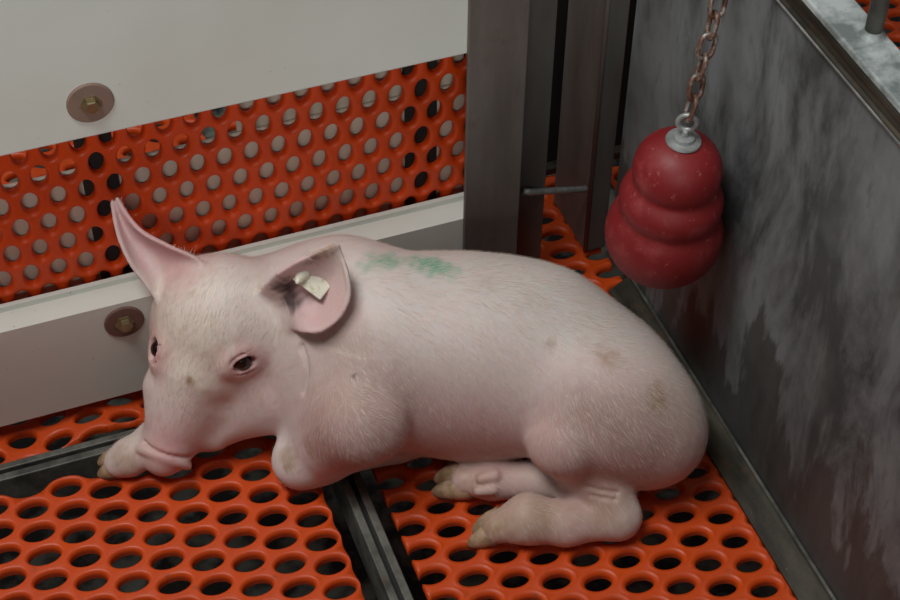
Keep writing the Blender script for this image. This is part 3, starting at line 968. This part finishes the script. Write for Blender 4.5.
# --- hooves: two claws and two dew claws for each foot in view
M = Mat('soiled_hoof_horn')
nz = M.noise(160, 5, .65); nz2 = M.noise(60, 4, .6)
M.color(M.mix(M.ramp(nz2, [(.4, G(0)), (.62, G(.8))]), M.mix(nz, srgb(196, 168, 146), srgb(164, 134, 98)), srgb(120, 96, 54))).set(Roughness=.6)
M.bump(nz, .3, .0006)
HOOF = M.m
def claw(tip, root, w, h, label=None):
    """horn claw: blunt wedge from the root (fat) to the tip, flat sole"""
    tip, root = np.asarray(tip), np.asarray(root)
    f_ = tip-root; L = np.linalg.norm(f_); f_ /= L
    s_ = np.cross((0, 0, 1), f_); s_ /= np.linalg.norm(s_); u_ = np.cross(f_, s_)
    bm = bmesh.new(); rings = []
    prof = [(0, .80, .85), (.12, 1, 1), (.4, 1.0, .95), (.65, .86, .78), (.85, .58, .54), (.96, .30, .30)]
    for t, a, b in prof:
        rg = []
        for k in range(14):
            th = 2*math.pi*k/14
            yy, zz = math.cos(th)*a*w, math.sin(th)*b*h
            if zz < 0: zz = max(zz, -.55*h)
            zz -= (1-b)*.45*h
            rg.append(bm.verts.new(root+f_*(t*L)+s_*yy+u_*zz))
        rings.append(rg)
    for a, b in zip(rings[:-1], rings[1:]):
        for k in range(14): bm.faces.new((a[k], a[(k+1) % 14], b[(k+1) % 14], b[k]))
    bm.faces.new(rings[0][::-1])
    tv = bm.verts.new(root+f_*L-u_*.30*h)
    for k in range(14): bm.faces.new((rings[-1][k], rings[-1][(k+1) % 14], tv))
    bmesh.ops.recalc_face_normals(bm, faces=bm.faces)
    o = mesh_obj('hoof', bm, HOOF, pig, True)
    return o
claw(at(466, 543, .003), at(508, 528, .0150), .0105, .0135)
claw(at(470, 531, .004), at(506, 516, .0190), .0095, .0135)
claw(at(430, 490, .003), at(474, 488, .0120), .0105, .0125)
claw(at(432, 477, .005), at(474, 473, .0180), .0110, .0140)
claw(at(96, 473, .003), at(128, 466, .0105), .0095, .0105)
claw(at(96, 462, .004), at(126, 454, .0140), .0090, .0110)
claw(at(420, 441, .003), at(388, 450, .0110), .0095, .0100)

# --- ear tag
tp = surf(312, 285)
tag_c = tp-CF*.004
tx = CR*math.cos(math.radians(-35))-CU*math.sin(math.radians(35)); tx = tx/np.linalg.norm(tx)
tx = CR*.80-CU*.60
tn = -CF*.85+CU*.45; tn = tn-tx*(tn@tx); tn /= np.linalg.norm(tn)
ty = np.cross(tn, tx)
M = Mat('off_white_tag_plastic')
M.color(M.mix(M.ramp(M.noise(120, 4), [(.55, G(0)), (.7, G(.7))]), srgb(232, 226, 208), srgb(186, 166, 110))).set(Roughness=.4)
TAG = M.m
bm = bm_box(-.0155, .0150, -.0100, .0100, -.0012, .0012, .0011)
for v in bm.verts: v.co = Vector(tag_c+tx*v.co.x+ty*v.co.y+tn*v.co.z)
tg = mesh_obj('ear_tag', bm, TAG, pig)
tg['label'] = 'off-white plastic ear tag'
mesh_obj('tag_stud', bm_lathe([(.0066, 0), (.0066, .003), (.0052, .0050), (.0044, .009), (.0015, .0150), (0, .0158)], tag_c-tx*.0115+tn*.001, tn*.55-CU*.55-CR*.30, 16), TAG, tg, True)

# --- short white bristles lying along the coat
NH = 70000
tri = np.concatenate([Q[:, [0, 1, 2]], Q[:, [0, 2, 3]]])
ar = np.linalg.norm(np.cross(V[tri[:, 1]]-V[tri[:, 0]], V[tri[:, 2]]-V[tri[:, 0]]), axis=1)
pick = rng.choice(len(tri), NH, p=ar/ar.sum())
w_ = rng.dirichlet((1, 1, 1), NH)
P0 = (V[tri[pick]]*w_[:, :, None]).sum(1); N0 = N[tri[pick, 0]]
headw = np.clip((np.linalg.norm(P0-shou, axis=1)-np.linalg.norm(P0-hd(.12, 0, 0), axis=1))/.06+.5, 0, 1)[:, None]
flow = (1-headw)*(-BF[0]*.5+v3(0, 0, -.85))+headw*(-HA_)
clump = np.stack([np.sin(P0@np.array(k_)) for k_ in ((190, 120, 90), (-110, 170, 140), (130, -90, 180))], 1)
flow = flow+rng.normal(0, .14, flow.shape)+clump*.14
flow = flow-N0*(flow*N0).sum(1)[:, None]; flow /= np.linalg.norm(flow, axis=1)[:, None]
keep = (P0[:, 2] > .012) & (np.linalg.norm(P0-SN, axis=1) > .03)
for s_, p_, n_, EF in EYE_OUT: keep &= np.linalg.norm(P0-p_, axis=1) > .012
keep &= np.linalg.norm(P0-surf(289, 297), axis=1) > .020
keep &= rng.uniform(0, 1, len(P0)) < np.clip((P0[:, 2]-.04)/.13, .14, 1)+headw[:, 0]*.5
P0, N0, flow = P0[keep], N0[keep], flow[keep]
nh = len(P0)
earish = np.minimum(np.linalg.norm(P0-surf(140, 240), axis=1), np.linalg.norm(P0-surf(320, 300), axis=1))
ln = rng.uniform(.006, .0125, (nh, 1))*np.clip((earish-.01)/.05, .12, 1)[:, None]
wd = np.cross(N0, flow)*.000075
P1 = P0+(flow*.95+N0*.22)*ln*.5; P2 = P0+(flow*.98+N0*.13)*ln
VV = np.stack([P0-wd, P0+wd, P1-wd*.8, P1+wd*.8, P2], 1).reshape(-1, 3)
b5 = np.arange(nh)[:, None]*5
FQ = (b5+np.array([[0, 1, 3, 2]])); FT = (b5+np.array([[2, 3, 4]]))
hm = bpy.data.meshes.new('bristles')
hm.from_pydata(VV.tolist(), [], FQ.tolist()+FT.tolist())
M = Mat('pale_bristle')
M.color(M.mix(M.noise(30), srgb(236, 222, 208), srgb(226, 208, 192))).set(Roughness=.5)
hm.materials.append(M.m)
tag(link(bpy.data.objects.new('bristles', hm), pig), 'short pale bristles of the coat', kind='stuff')
